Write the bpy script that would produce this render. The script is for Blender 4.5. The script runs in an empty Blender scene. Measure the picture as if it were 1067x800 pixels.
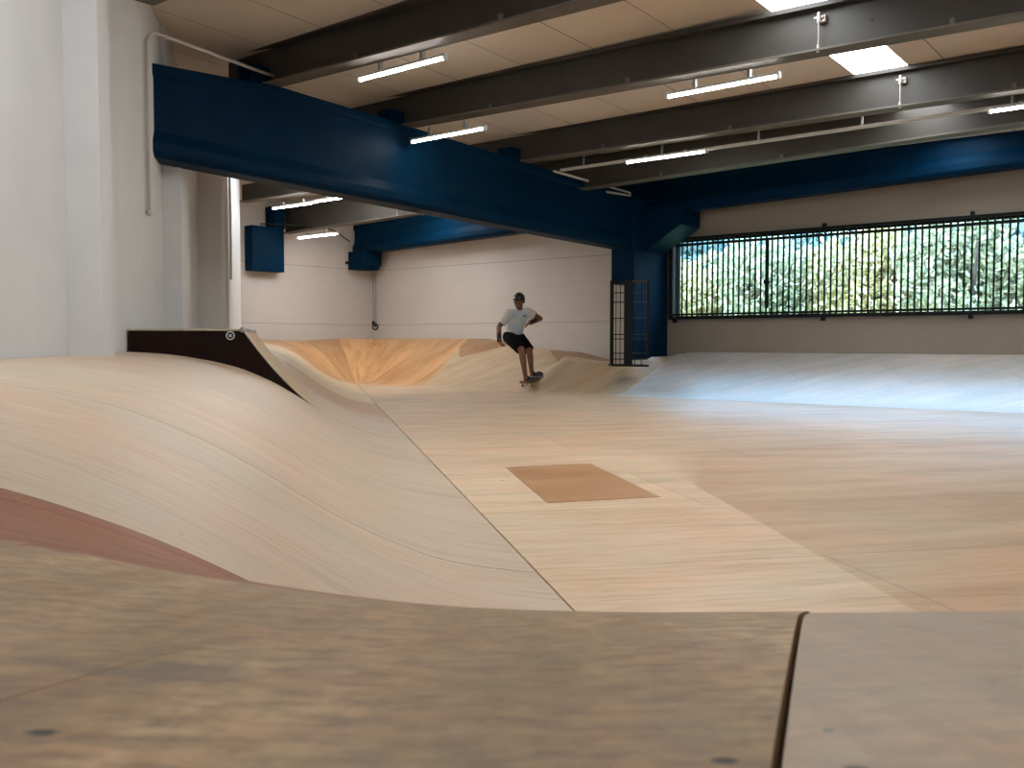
import bpy, bmesh, math, random
from math import sin, cos, pi, sqrt, atan, atan2
from mathutils import Vector, Matrix, Quaternion
import numpy as np

random.seed(7); rng = np.random.default_rng(7)
C = bpy.context.scene.collection
CAMZ = .88                                   # the lens stands this high over the flat bottom of the bowl
FPX = 980.0; PITCH = atan(45/FPX)

# ------------------------------------------------------------------ directions of the place
HU = atan(798/980)
u2 = np.array([sin(HU), cos(HU)]); w2 = np.array([-u2[1], u2[0]])      # hall axes: u runs at the window wall, w along it
al = np.array([-.2085, 1.0]); al /= np.hypot(*al)                       # left wall / left bank run
nl = np.array([al[1], -al[0]])                                          # to the right of the left wall
def B(U, W, z): return Vector((u2[0]*U+w2[0]*W, u2[1]*U+w2[1]*W, z+CAMZ))   # hall coords, z relative to eye height
def LW(off, t, z):                                                      # left wall coords: off from the wall, t along
    p = nl*(off-1.6*nl[0]) + al*t
    return Vector((p[0], p[1], z+CAMZ))
def cam_ray(x, y):
    a = (x-533.5)/FPX; b = (400-y)/FPX
    return np.array([a, cos(PITCH)+b*sin(PITCH), -sin(PITCH)+b*cos(PITCH)])
def at_depth(x, y, d):
    r = cam_ray(x, y); return Vector((r[0]*d/r[1], d, r[2]*d/r[1]+CAMZ))

# ------------------------------------------------------------------ object helpers
def link(o, parent=None):
    C.objects.link(o)
    if parent is not None:
        o.parent = parent
        o.matrix_parent_inverse = Matrix.Translation(-parent.location)
    return o
def tag(o, label, cat, group=None):
    o['label'] = label; o['category'] = cat
    if group: o['group'] = group
    return o
def empty(name, loc, label, cat, group=None):
    o = bpy.data.objects.new(name, None); o.location = loc; o.empty_display_size = .1
    C.objects.link(o); return tag(o, label, cat, group)
def struct(o): o['kind'] = 'structure'; return o

class MB:
    def __init__(s): s.v = []; s.f = []; s.mi = []; s.uv = None; s.sm = False
    def add(s, vs, fs, mi=0):
        b = len(s.v); s.v += [tuple(x) for x in vs]; s.f += [tuple(b+i for i in f) for f in fs]; s.mi += [mi]*len(fs); return s
    def hexa(s, p, mi=0):                       # 8 corners: bottom 0-3, top 4-7
        return s.add(p, [(3,2,1,0),(4,5,6,7),(0,1,5,4),(1,2,6,5),(2,3,7,6),(3,0,4,7)], mi)
    def bbox(s, U0, U1, W0, W1, z0, z1, mi=0):  # box in hall coords
        return s.hexa([B(U0,W0,z0),B(U1,W0,z0),B(U1,W1,z0),B(U0,W1,z0),B(U0,W0,z1),B(U1,W0,z1),B(U1,W1,z1),B(U0,W1,z1)], mi)
    def lbox(s, o0, o1, t0, t1, z0, z1, mi=0):  # box in left wall coords
        return s.hexa([LW(o0,t0,z0),LW(o1,t0,z0),LW(o1,t1,z0),LW(o0,t1,z0),LW(o0,t0,z1),LW(o1,t0,z1),LW(o1,t1,z1),LW(o0,t1,z1)], mi)
    def loft(s, rings, mi=0, cap=True):         # list of equal-length closed rings
        n = len(rings[0]); vs = [p for r in rings for p in r]; fs = []
        for i in range(len(rings)-1):
            for j in range(n):
                k = (j+1) % n; fs.append((i*n+j, i*n+k, (i+1)*n+k, (i+1)*n+j))
        if cap: fs.append(tuple(range(n-1,-1,-1))); fs.append(tuple((len(rings)-1)*n+j for j in range(n)))
        return s.add(vs, fs, mi)
    def tube(s, pts, r, n=8, mi=0, cap=True):
        pts = [Vector(p) for p in pts]; rs = r if isinstance(r, (list, tuple)) else [r]*len(pts); rings = []
        d0 = (pts[1]-pts[0]).normalized(); ref = Vector((0,0,1)) if abs(d0.z) < .9 else Vector((1,0,0))
        nx = d0.cross(ref).normalized()
        for i, p in enumerate(pts):
            d = ((pts[i+1]-p) if i == 0 else (p-pts[i-1]) if i == len(pts)-1 else (pts[i+1]-p).normalized()+(p-pts[i-1]).normalized()).normalized()
            nx = (nx-d*nx.dot(d)).normalized(); ny = d.cross(nx)
            rings.append([p+nx*(rs[i]*cos(2*pi*j/n))+ny*(rs[i]*sin(2*pi*j/n)) for j in range(n)])
        return s.loft(rings, mi, cap)
    def ball(s, c, r, M=None, nu=16, nv=10, mi=0):
        c = Vector(c); r = Vector(r) if not isinstance(r, (int, float)) else Vector((r,r,r))
        vs = []; fs = []
        for i in range(1, nv):
            th = pi*i/nv
            for j in range(nu):
                p = Vector((r.x*sin(th)*cos(2*pi*j/nu), r.y*sin(th)*sin(2*pi*j/nu), r.z*cos(th))); vs.append(c+(M@p if M else p))
        T = Vector((0,0,r.z)); vs.append(c+(M@T if M else T)); vs.append(c-(M@T if M else T)); a = len(vs)-2
        for i in range(nv-2):
            for j in range(nu):
                k = (j+1) % nu; fs.append((i*nu+j, (i+1)*nu+j, (i+1)*nu+k, i*nu+k))
        for j in range(nu):
            k = (j+1) % nu; fs.append((a, j, k)); fs.append((a+1, (nv-2)*nu+k, (nv-2)*nu+j))
        return s.add(vs, fs, mi)
    def build(s, name, mats, parent=None, smooth=False, bevel=0, fix=True):
        me = bpy.data.meshes.new(name); me.from_pydata(s.v, [], s.f)
        mats = mats if isinstance(mats, (list, tuple)) else [mats]
        for m in mats: me.materials.append(m)
        me.polygons.foreach_set('material_index', s.mi)
        if s.uv is not None:
            l = me.uv_layers.new(name='UVMap'); idx = np.empty(len(me.loops), dtype=np.int32); me.loops.foreach_get('vertex_index', idx)
            l.data.foreach_set('uv', np.asarray(s.uv, dtype=np.float32)[idx].ravel())
        if fix:
            bm = bmesh.new(); bm.from_mesh(me); bmesh.ops.recalc_face_normals(bm, faces=bm.faces); bm.to_mesh(me); bm.free()
        if smooth: me.polygons.foreach_set('use_smooth', [True]*len(me.polygons))
        o = bpy.data.objects.new(name, me); link(o, parent)
        if bevel:
            b = o.modifiers.new('bevel', 'BEVEL'); b.width = bevel; b.segments = 2; b.limit_method = 'ANGLE'
        return o

# ------------------------------------------------------------------ materials
class NT:
    def __init__(s, name):
        s.m = bpy.data.materials.new(name); s.m.use_nodes = True; s.t = s.m.node_tree; s.n = s.t.nodes
        s.b = s.n['Principled BSDF']; s.out = s.n['Material Output']
    def node(s, k, **kw):
        x = s.n.new(k)
        for a, b in kw.items(): setattr(x, a, b)
        return x
    def l(s, a, b): s.t.links.new(a, b)
    def math(s, op, a, b=None, c=None, clamp=False):
        x = s.node('ShaderNodeMath', operation=op, use_clamp=clamp)
        for i, q in enumerate((a, b, c)):
            if q is None: continue
            if isinstance(q, (int, float)): x.inputs[i].default_value = q
            else: s.l(q, x.inputs[i])
        return x.outputs[0]
    def noise(s, vec, scale, detail=4, rough=.55):
        x = s.node('ShaderNodeTexNoise'); x.inputs['Scale'].default_value = scale; x.inputs['Detail'].default_value = detail; x.inputs['Roughness'].default_value = rough
        s.l(vec, x.inputs['Vector']); return x.outputs['Fac']
    def ramp(s, fac, stops):
        x = s.node('ShaderNodeValToRGB'); e = x.color_ramp.elements
        while len(e) < len(stops): e.new(.5)
        for q, (p, c) in zip(e, stops):
            q.position = p; q.color = (*c, 1) if len(c) == 3 else c
        s.l(fac, x.inputs[0]); return x.outputs[0]
    def mix(s, fac, a, b, mode='MIX'):
        x = s.node('ShaderNodeMix', data_type='RGBA', blend_type=mode)
        for sock, q in ((x.inputs[0], fac), (x.inputs[6], a), (x.inputs[7], b)):
            if isinstance(q, (int, float)): sock.default_value = q
            elif isinstance(q, tuple): sock.default_value = (*q, 1)
            else: s.l(q, sock)
        return x.outputs[2]
    def mapping(s, vec, scale=(1,1,1), rot=0, loc=(0,0,0)):
        x = s.node('ShaderNodeMapping'); x.inputs['Scale'].default_value = scale; x.inputs['Rotation'].default_value = (0,0,rot); x.inputs['Location'].default_value = loc
        s.l(vec, x.inputs['Vector']); return x.outputs[0]
    def bump(s, h, strength=.2, dist=.01):
        x = s.node('ShaderNodeBump'); x.inputs['Strength'].default_value = strength; x.inputs['Distance'].default_value = dist
        s.l(h, x.inputs['Height']); s.l(x.outputs[0], s.b.inputs['Normal'])

def plain(name, col, rough=.5, metal=0, var=.12, scale=8, spec=.5, bump=0):
    k = NT(name); tc = k.node('ShaderNodeTexCoord')
    f = k.noise(tc.outputs['Object'], scale, 5)
    lo = tuple(c*(1-var) for c in col); hi = tuple(min(1, c*(1+var)) for c in col)
    k.l(k.ramp(f, [(.3, lo), (.7, hi)]), k.b.inputs['Base Color'])
    k.b.inputs['Roughness'].default_value = rough; k.b.inputs['Metallic'].default_value = metal
    k.b.inputs['Specular IOR Level'].default_value = spec
    if bump: k.bump(k.noise(tc.outputs['Object'], scale*12, 3), bump, .004)
    return k.m

def emit(name, col, strength):
    k = NT(name); k.b.inputs['Base Color'].default_value = (.8,.8,.8,1)
    k.b.inputs['Emission Color'].default_value = (*col, 1); k.b.inputs['Emission Strength'].default_value = strength
    return k.m

def wood(name, dark, mid, light, rough=.42, rot=0, sheet=(2.44, 1.22), tint=.1, seam=.35, spec=.5, blotch=None, spots=(), stretch=22, offset=.5, loc=(0,0,0), streak=.25, zoom=1, broad=.5, brown=None):
    """plywood: grain stretched along the first texture axis, in sheets; blotch = colour of dirt, spots = stains (world point, radii, colour)"""
    k = NT(name); tc = k.node('ShaderNodeTexCoord')
    uv = k.mapping(tc.outputs['UV'], (1,1,1), rot, loc)
    uvs = uv
    if zoom != 1: uv = k.mapping(uv, (zoom, zoom, 1))
    warp = k.noise(uv, 1.6, 3)
    cm = k.node('ShaderNodeCombineXYZ'); k.l(k.math('MULTIPLY', warp, .10), cm.inputs[1])
    add = k.node('ShaderNodeVectorMath', operation='ADD'); k.l(uv, add.inputs[0]); k.l(cm.outputs[0], add.inputs[1]); wv = add.outputs[0]
    g1 = k.noise(k.mapping(wv, (2.2, stretch, 1)), 1.0, 6, .65)
    g2 = k.noise(k.mapping(wv, (9, stretch*6, 1)), 1.0, 3, .6)
    g3 = k.noise(k.mapping(wv, (.9, stretch*.2, 1), 0, (7, 3, 0)), 1.0, 5, .6)
    big = k.noise(uv, .8, 5, .6)
    wsum = .4+.2+.2+broad
    f = k.math('ADD', k.math('ADD', k.math('MULTIPLY', g1, .4/wsum), k.math('MULTIPLY', g3, broad/wsum)), k.math('ADD', k.math('MULTIPLY', g2, .2/wsum), k.math('MULTIPLY', big, .2/wsum)))
    col = k.ramp(f, [(.39, dark), (.5, mid), (.6, light)])
    hue = k.noise(k.mapping(uv, (1.1, 1.5, 1), 0, (1.3, 8, 0)), 1.0, 4, .6)
    col = k.mix(1.0, col, k.ramp(hue, [(.3, (.93,1.02,1.04)), (.5, (1,1,1)), (.7, (1.07,.97,.92))]), 'MULTIPLY')
    br = k.node('ShaderNodeTexBrick'); k.l(uvs, br.inputs['Vector'])
    br.offset = offset
    br.inputs['Scale'].default_value = 1; br.inputs['Brick Width'].default_value = sheet[0]; br.inputs['Row Height'].default_value = sheet[1]
    br.inputs['Mortar Size'].default_value = .0025; br.inputs['Mortar Smooth'].default_value = .1
    br.inputs['Color1'].default_value = (1-tint, 1-tint*1.15, 1-tint*1.3, 1); br.inputs['Color2'].default_value = (1+tint, 1+tint, 1+tint, 1)
    br.inputs['Mortar'].default_value = (seam, seam*.9, seam*.8, 1); br.inputs['Bias'].default_value = 0
    col = k.mix(1.0, col, br.outputs['Color'], 'MULTIPLY')
    # thin darker grain streaks of differing length
    st = k.noise(k.mapping(wv, (1.3, stretch*1.3, 1), 0, (3.1, 1.7, 0)), 1.0, 3, .55)
    col = k.mix(k.math('MULTIPLY', k.ramp(st, [(.6, (0,0,0)), (.74, (1,1,1))]), streak), col, tuple(c*.6 for c in dark))
    if brown is not None:
        sx = k.node('ShaderNodeSeparateXYZ'); k.l(tc.outputs['UV'], sx.inputs[0])
        edge = k.math('SUBTRACT', sx.outputs[0], k.math('MULTIPLY_ADD', sx.outputs[1], .13, .72))
        mr = k.node('ShaderNodeMapRange'); k.l(edge, mr.inputs[0]); mr.inputs[1].default_value = -.01; l_ = k.math('MULTIPLY', k.math('MAXIMUM', k.math('SUBTRACT', sx.outputs[1], 5.5), .03), .35); k.l(l_, mr.inputs[2])
        pat = k.ramp(k.noise(k.mapping(uv, (.35, 1.2, 1)), 1.0, 3), [(.4, (.55,.55,.55)), (.6, (1,1,1))])
        col = k.mix(k.math('MULTIPLY', mr.outputs[0], pat), col, brown, 'MULTIPLY')
    # wheel dirt
    if blotch is not None:
        bl = k.noise(k.mapping(uv, (1.6, 3.2, 1)), 2.3, 6, .65)
        col = k.mix(k.math('MULTIPLY', k.ramp(bl, [(.42, (0,0,0)), (.66, (1,1,1))]), .8), col, blotch)
    # screw heads and knots
    vo = k.node('ShaderNodeTexVoronoi'); vo.inputs['Scale'].default_value = 2.6; k.l(uv, vo.inputs['Vector'])
    sep = k.node('ShaderNodeSeparateColor'); k.l(vo.outputs['Color'], sep.inputs[0])
    dot = k.math('MULTIPLY', k.math('LESS_THAN', vo.outputs['Distance'], .032), k.math('GREATER_THAN', sep.outputs[0], .72))
    col = k.mix(k.math('MULTIPLY', dot, .6), col, (.05,.03,.02))
    geo = k.node('ShaderNodeNewGeometry')
    for p, r, c, ang in spots:
        d = k.node('ShaderNodeVectorMath', operation='SUBTRACT'); k.l(geo.outputs['Position'], d.inputs[0]); d.inputs[1].default_value = p
        mp = k.mapping(d.outputs[0], (1/r[0], 1/r[1], 0), 0)
        ln = k.node('ShaderNodeVectorMath', operation='LENGTH'); k.l(mp, ln.inputs[0])
        wob = k.math('ADD', ln.outputs['Value'], k.math('MULTIPLY', k.noise(geo.outputs['Position'], 60, 3), .9))
        col = k.mix(k.math('MULTIPLY', k.ramp(wob, [(.75, (1,1,1)), (1.35, (0,0,0))]), ang), col, c)
    k.l(col, k.b.inputs['Base Color'])
    ro = k.node('ShaderNodeMapRange'); k.l(g1, ro.inputs[0]); ro.inputs[1].default_value = .3; ro.inputs[2].default_value = .7
    ro.inputs[3].default_value = rough-.07; ro.inputs[4].default_value = rough+.1; k.l(ro.outputs[0], k.b.inputs['Roughness'])
    k.b.inputs['Specular IOR Level'].default_value = spec
    k.bump(g2, .06, .002)
    return k.m

def wall_mat(name, col, lines=()):
    k = NT(name); geo = k.node('ShaderNodeNewGeometry')
    f = k.noise(geo.outputs['Position'], .9, 6, .6); f2 = k.noise(geo.outputs['Position'], 40, 3)
    c = k.ramp(f, [(.3, tuple(x*.94 for x in col)), (.7, tuple(min(1, x*1.05) for x in col))])
    if lines:
        sp = k.node('ShaderNodeSeparateXYZ'); k.l(geo.outputs['Position'], sp.inputs[0])
        for z in lines:
            d = k.math('ABSOLUTE', k.math('SUBTRACT', sp.outputs[2], z))
            c = k.mix(k.math('MULTIPLY', k.math('LESS_THAN', d, .006), .6), c, tuple(x*.25 for x in col))
        # faint board marks in the cast panels
        fr = k.math('FRACT', k.math('MULTIPLY', sp.outputs[2], 5.0)); c = k.mix(k.math('MULTIPLY', k.math('LESS_THAN', fr, .06), .07), c, (.1,.1,.1))
    k.l(c, k.b.inputs['Base Color']); k.b.inputs['Roughness'].default_value = .75; k.b.inputs['Specular IOR Level'].default_value = .3
    k.bump(f2, .08, .003)
    return k.m

M = {}
M['wall'] = wall_mat('painted wall', (.64,.635,.635))
M['wall_line'] = wall_mat('painted panel wall', (.58,.54,.505), (CAMZ+1.64, CAMZ+.37))
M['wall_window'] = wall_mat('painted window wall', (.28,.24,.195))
M['concrete'] = plain('concrete', (.22,.21,.2), .8)
M['blue'] = plain('blue painted concrete', (.0001,.0165,.043), .5, spec=.05, var=.12, scale=3, bump=.05)
M['grey_steel'] = plain('dark grey painted steel', (.045,.04,.034), .42, spec=.3, var=.15, scale=2)
M['flange'] = plain('lighter grey steel edge', (.11,.095,.08), .55, spec=.2, var=.15, scale=3)  # lighter grey than the web, for lower flanges and clips
M['galv'] = plain('galvanised steel', (.42,.42,.42), .4, .7, var=.15, scale=20)
M['white_metal'] = plain('white enamelled metal', (.66,.66,.64), .4, var=.05)
M['conduit'] = plain('pale grey conduit', (.5,.46,.41), .5, var=.08)
M['black_metal'] = plain('black painted steel', (.010,.012,.013), .6, spec=.1, var=.2)
M['cable'] = plain('black cable', (.015,.014,.013), .6)
M['rope'] = plain('grey rope', (.3,.27,.22), .8, var=.3, scale=60)
M['dark_panel'] = plain('dark brown faced plywood', (.012,.0035,.002), .5, spec=.12, var=.35, scale=5)
M['ply_edge'] = plain('raw plywood edge', (.42,.4,.27), .6, var=.2, scale=30)
M['tube'] = emit('fluorescent tube', (1,.955,.90), 68.0)
M['sky_pane'] = emit('translucent skylight sheet', (.92,.97,1), 14.0)
M['bark'] = plain('bark', (.09,.065,.045), .9, var=.4, scale=20)
M['grass'] = plain('grass', (.2,.24,.1), .9, var=.4, scale=3)
M['seam'] = plain('dark joint', (.045,.028,.018), .8, var=.3)
def ceiling_mat():
    k = NT('tan ceiling board'); geo = k.node('ShaderNodeNewGeometry')
    vr = k.node('ShaderNodeVectorMath', operation='DOT_PRODUCT'); k.l(geo.outputs['Position'], vr.inputs[0]); vr.inputs[1].default_value = (w2[0], w2[1], 0)
    W = vr.outputs['Value']
    f = k.noise(geo.outputs['Position'], 1.3, 6, .6); fine = k.noise(geo.outputs['Position'], 55, 2)
    c = k.ramp(f, [(.3, (.62,.545,.46)), (.7, (.69,.61,.52))])
    fr = k.math('FRACT', k.math('MULTIPLY', k.math('ADD', W, .05), 1/.98))
    ln = k.math('LESS_THAN', fr, .014)
    ce = k.math('FLOOR', k.math('MULTIPLY', k.math('ADD', W, .05), 1/.98))
    wn = k.node('ShaderNodeTexWhiteNoise', noise_dimensions='1D'); k.l(ce, wn.inputs['W'])
    c = k.mix(k.math('MULTIPLY', wn.outputs['Value'], .12), c, (.3,.24,.18))
    c = k.mix(k.math('MULTIPLY', ln, k.math('MULTIPLY_ADD', wn.outputs['Value'], .6, .25)), c, (.05,.04,.03))
    k.l(c, k.b.inputs['Base Color']); k.b.inputs['Roughness'].default_value = .8; k.b.inputs['Specular IOR Level'].default_value = .3
    k.bump(fine, .05, .003)
    return k.m
M['ceil'] = ceiling_mat()

deck_pt = lambda x, y, z: tuple(Vector(cam_ray(x, y)*(z/cam_ray(x, y)[2]))+Vector((0,0,CAMZ)))
M['floor'] = wood('pale plywood floor', (.44,.29,.165), (.6,.43,.285), (.69,.52,.38), .5, tint=.04, seam=.5, streak=.45, broad=.35, spec=.42, brown=(.72,.62,.51),
                  spots=[(deck_pt(526,578,-.88), (.04,.07), (.22,.14,.06), .7)])
M['left'] = wood('pale plywood bank', (.40,.28,.175), (.53,.405,.295), (.61,.48,.37), .45, tint=.02, sheet=(9,30), seam=.9, broad=.2, stretch=30)
M['left_cream'] = wood('cream plywood bank', (.46,.34,.2), (.6,.46,.3), (.66,.53,.38), .4, tint=.02, sheet=(9,30), seam=.9, loc=(4,2,0))
M['left_brown'] = wood('brown plywood bank', (.34,.18,.08), (.47,.28,.14), (.55,.36,.2), .42, tint=.02, sheet=(9,30), seam=.9, loc=(9,5,0))
M['orange'] = wood('orange plywood', (.42,.19,.07), (.6,.33,.15), (.68,.42,.22), .38, tint=.16, sheet=(9,.42), seam=.3, offset=0)
M['rust'] = wood('reddish brown plywood', (.15,.04,.009), (.235,.07,.019), (.3,.105,.034), .5, tint=.03, sheet=(9,30), seam=.9, stretch=12)
M['patch'] = wood('orange plywood patch', (.33,.16,.065), (.42,.215,.095), (.5,.28,.14), .42, tint=.0, sheet=(9,9), seam=.9, stretch=7)
M['bank_back'] = wood('painted-daylight plywood bank', (.48,.45,.42), (.59,.565,.545), (.67,.65,.635), .38, rot=-.85, tint=.06, seam=.6)  # bank plywood greyed and paled, window daylight put into its colour
M['bank_tan'] = wood('tan plywood bank', (.44,.3,.17), (.58,.43,.28), (.66,.51,.36), .36, rot=-.5, tint=.06, seam=.6)
M['bank_rust'] = wood('brown plywood facet', (.28,.15,.07), (.38,.215,.11), (.45,.28,.16), .42, rot=-.75, tint=.03, seam=.6)
M['kicker_ply'] = wood('new plywood riding face', (.42,.28,.15), (.52,.37,.22), (.6,.45,.3), .42, tint=.0, sheet=(9,30), seam=.9, loc=(2,9,0))

# ------------------------------------------------------------------ the skate bowl (a height over the flat, by distance from the flat)
f1x = np.array([0,.05,.15,.225,.33,.41,.51,.62,.744,.87,1.0,1.3,2.0]); f1y = np.array([0,.02,.083,.172,.34,.5,.675,.815,.905,.962,.985,1.0,1.0])
f2x = np.array([0,.08,.18,.28,.5,.75,.97,1.0,1.05,2.0]); f2y = np.array([0,.012,.07,.18,.45,.745,.985,1.0,1.0,1.0])
def pchip(x, y):
    h = np.diff(x); d = np.diff(y)/h; m = np.zeros_like(y); m[0] = d[0]; m[-1] = d[-1]
    for i in range(1, len(x)-1):
        if d[i-1]*d[i] > 0:
            a = 2*h[i]+h[i-1]; b = h[i]+2*h[i-1]; m[i] = (a+b)/(a/d[i-1]+b/d[i])
    m[0] = 0
    def ev(q):
        q = min(max(q, x[0]), x[-1]); i = min(np.searchsorted(x, q, 'right')-1, len(x)-2); t = (q-x[i])/h[i]
        return (1+2*t)*(1-t)**2*y[i]+t*(1-t)**2*h[i]*m[i]+t*t*(3-2*t)*y[i+1]+t*t*(t-1)*h[i]*m[i+1]
    return ev
F1, F2 = pchip(f1x, f1y), pchip(f2x, f2y)
def lerp(a, b, t): return a+(b-a)*min(max(t, 0), 1)
def smooth(t): t = min(max(t, 0), 1); return t*t*(3-2*t)
RUNL, UB, RUNB, YN = 2.40, 12.75, 2.40, 2.36
L0 = np.array([.835, 0.0])
def lpt(t): return L0 + al*(t-0)          # t measured along the bank from the point nearest the lens line
# corners of the flat
kb = (UB-u2@L0)/(u2@al); C1 = L0+al*kb; TB = kb
tn = YN/al[1]; C2 = L0+al*tn; TN = tn
W1 = w2@C1
def HL(t): return lerp(.80, .925, (t-9)/6)
def HB(W):
    pts = [(-9,.68),(8.25,.68),(8.75,.5),(9.8,.5),(10.6,.66),(11.2,.69),(13.0,.925),(20,.925)]
    for (a, p), (b, q) in zip(pts, pts[1:]):
        if a <= W <= b: return lerp(p, q, (W-a)/(b-a))
    return .68
def wall_dist(P, d):                         # distance from P along d to the nearest wall
    k = 9.
    c = -1.6*nl[0]
    for n, v, sg in ((nl, c, -1), (u2, 15.15, 1), (w2, 16.57, 1)):
        dn = n@d
        if sg*dn > 1e-4:
            k = min(k, (v-n@P)/dn)
    return k-.012
def sheet_mesh(name, rows, svals, fn, mats, mfn, parent=None, thick=.018):
    """fn(row, s) -> (x, y, z, uvx, uvy); faces get mfn(row_mid, s_mid)"""
    m = MB(); uv = []; n = len(svals)
    for r in rows:
        for s in svals:
            x, y, z, a, b = fn(r, s); m.v.append((x, y, z)); uv.append((a, b))
    for i in range(len(rows)-1):
        for j in range(n-1):
            m.f.append((i*n+j, i*n+j+1, (i+1)*n+j+1, (i+1)*n+j)); m.mi.append(mfn((rows[i]+rows[i+1])/2, (svals[j]+svals[j+1])/2))
    m.uv = uv; o = m.build(name, mats, parent, smooth=True, fix=False)
    me = o.data; me.calc_loop_triangles()
    if sum(p.normal.z for p in me.polygons) < 0: me.flip_normals()
    sd = o.modifiers.new('thickness', 'SOLIDIFY'); sd.thickness = thick; sd.offset = -1
    es = o.modifiers.new('split', 'EDGE_SPLIT'); es.split_angle = .8
    return o
def cuts(a, b, step, seams, wd=.0032):
    r = list(np.arange(a, b, step))+[b]
    r = [x for x in r if all(abs(x-q) > wd*3 for q in seams)]
    for q in seams:
        if a < q < b: r += [q-wd, q+wd]
    return sorted(r)
is_seam = lambda x, seams: any(abs(x-q) < .0031 for q in seams)

# left bank
bank = empty('wave_bank', (lpt(8)[0]-1, lpt(8)[1], 0), 'long pale plywood wave shaped bank rolling down from the white left wall', 'skate ramp')
seamsL = [3.62, 5.36, 6.9, 8.6, 10.9, 13.4, 15.6]
def fnL(t, s):
    smax = 2.372; q = s*smax; p = lpt(t)-nl*q
    return p[0], p[1], HL(t)*F1(q/RUNL), q, t
rowsL = cuts(TN+.0004, TB-.002, .16, seamsL)
def mL(t, s):
    if is_seam(t, seamsL) : return 4 if s < .86 else 0
    return 0 if t < 10.9 else 2 if t < 13.4 else 1 if t < 15.6 else 3 if False else 1
sv = list(np.linspace(0.0015, 1, 64))
sheet_mesh('riding_surface', rowsL, sv, fnL, [M['left'], M['left_cream'], M['left_brown'], M['orange'], M['seam']], mL, bank)

# near left corner and near roll-in
def arc(n0, n1, ph):                          # unit direction between two outward normals
    a0 = atan2(n0[1], n0[0]); a1 = atan2(n1[1], n1[0]); da = (a1-a0+pi) % (2*pi)-pi
    a = a0+da*ph; return np.array([cos(a), sin(a)])
corner = empty('corner_bank', (C2[0]-1, C2[1]-1, 0), 'reddish brown plywood corner piece beside the worn deck at lower left', 'skate ramp')
nN = np.array([0., -1.])
def hnear(x, y):
    d = np.array([x, y])-C2
    if d[0] >= 0: q, ph = -d[1], 1.0
    else:
        q = np.hypot(*d); n0 = atan2(-nl[1], -nl[0]); ph = ((atan2(d[1], d[0])-n0+pi) % (2*pi)-pi)/((-pi/2-n0+pi) % (2*pi)-pi)
    h = lerp(HL(TN), .765, ph)*F1(q/lerp(RUNL, 2.5, ph))
    return h+.024*smooth((x+.15)/.55)*smooth((q-.8)/.9)
def fnC2(ph, s):
    d = arc(-nl, nN, ph); R = min(3.4, wall_dist(C2, d)); q = s*R; p = C2+d*q
    return p[0], p[1], hnear(p[0], p[1]), (p[0] if q > 1.4 and ph > .235 else q), (p[1] if q > 1.4 and ph > .235 else ph*2.6)
seamsC = [.235, .295]
PH_SPLIT = .80
def mC(ph, s):
    q = s*min(3.4, wall_dist(C2, arc(-nl, nN, ph)))
    if any(abs(ph-x) < .0011 for x in seamsC) and q < 1.75: return 2
    if ph < .235: return 3
    return 1 if q > 1.76-.2*smooth((ph-.2)/.5) else 0
def deck_hit(x, y):
    r = cam_ray(x, y); k = .05
    while k < 3:
        p = r*k
        if CAMZ+p[2] <= hnear(p[0], p[1]): break
        k += .001
    return (p[0], p[1], CAMZ+p[2])
M['deck'] = wood('worn brown plywood deck', (.25,.16,.08), (.38,.25,.135), (.49,.34,.2), .5, zoom=9, tint=.0, sheet=(90,90), seam=.9, stretch=.5, broad=.7, blotch=(.16,.105,.066), spec=.3, streak=.15,
                 spots=[(deck_hit(45,764), (.012,.010), (.02,.016,.012), .95), (deck_hit(755,793), (.010,.008), (.02,.014,.01), .95), (deck_hit(190,700), (.06,.05), (.12,.095,.08), .6), (deck_hit(60,690), (.05,.03), (.14,.1,.08), .5), (deck_hit(560,685), (.006,.012), (.13,.09,.06), .5)])
M['deck_grey'] = wood('worn grey plywood deck', (.31,.215,.135), (.4,.285,.195), (.49,.365,.26), .45, zoom=9, tint=.0, sheet=(90,90), seam=.9, stretch=.5, broad=.7, blotch=(.31,.24,.17), spec=.45, streak=.15,
                 spots=[(deck_hit(863,757), (.006,.005), (.05,.17,.17), .8), (deck_hit(895,797), (.010,.008), (.03,.02,.013), .9), (deck_hit(1035,708), (.004,.006), (.1,.07,.05), .7)])
sheet_mesh('riding_surface', cuts(.0002, PH_SPLIT-.0002, .02, seamsC, .0012), list(np.linspace(.002, 1, 110)), fnC2, [M['rust'], M['deck'], M['seam'], M['left']], mC, corner)
deck = empty('roll_in_deck', (.1, .3, .75), 'dark worn plywood roll-in deck filling the near foreground', 'skate ramp')
def joint(y): return .15+.33*(y-.495)+.05*max(0, y-.7)
QM = 3.4
def fnDl(a, s):
    q = .003+s*QM; d = arc(-nl, nN, PH_SPLIT); l = C2+d*min(q, wall_dist(C2, d)); r = np.array([joint(YN-q)-.0019, YN-q]); p = l*(1-a)+r*a
    return p[0], p[1], hnear(p[0], p[1]), p[0], p[1]
def fnDr(a, s):
    q = .003+s*QM; x = joint(YN-q)+.0019+a*a*9.6; y = YN-q
    return x, y, hnear(x, y)-.0015, x+3, y
sheet_mesh('deck_panel', list(np.linspace(0, 1, 26)), list(np.linspace(0, 1, 120)), fnDl, [M['deck']], lambda a, b: 0, deck)
dp = sheet_mesh('deck_panel', list(np.linspace(0, 1, 50)), list(np.linspace(0, 1, 120)), fnDr, [M['deck_grey']], lambda a, b: 0, deck)
dp['label'] = 'greyer deck panel right of the open joint'

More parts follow.
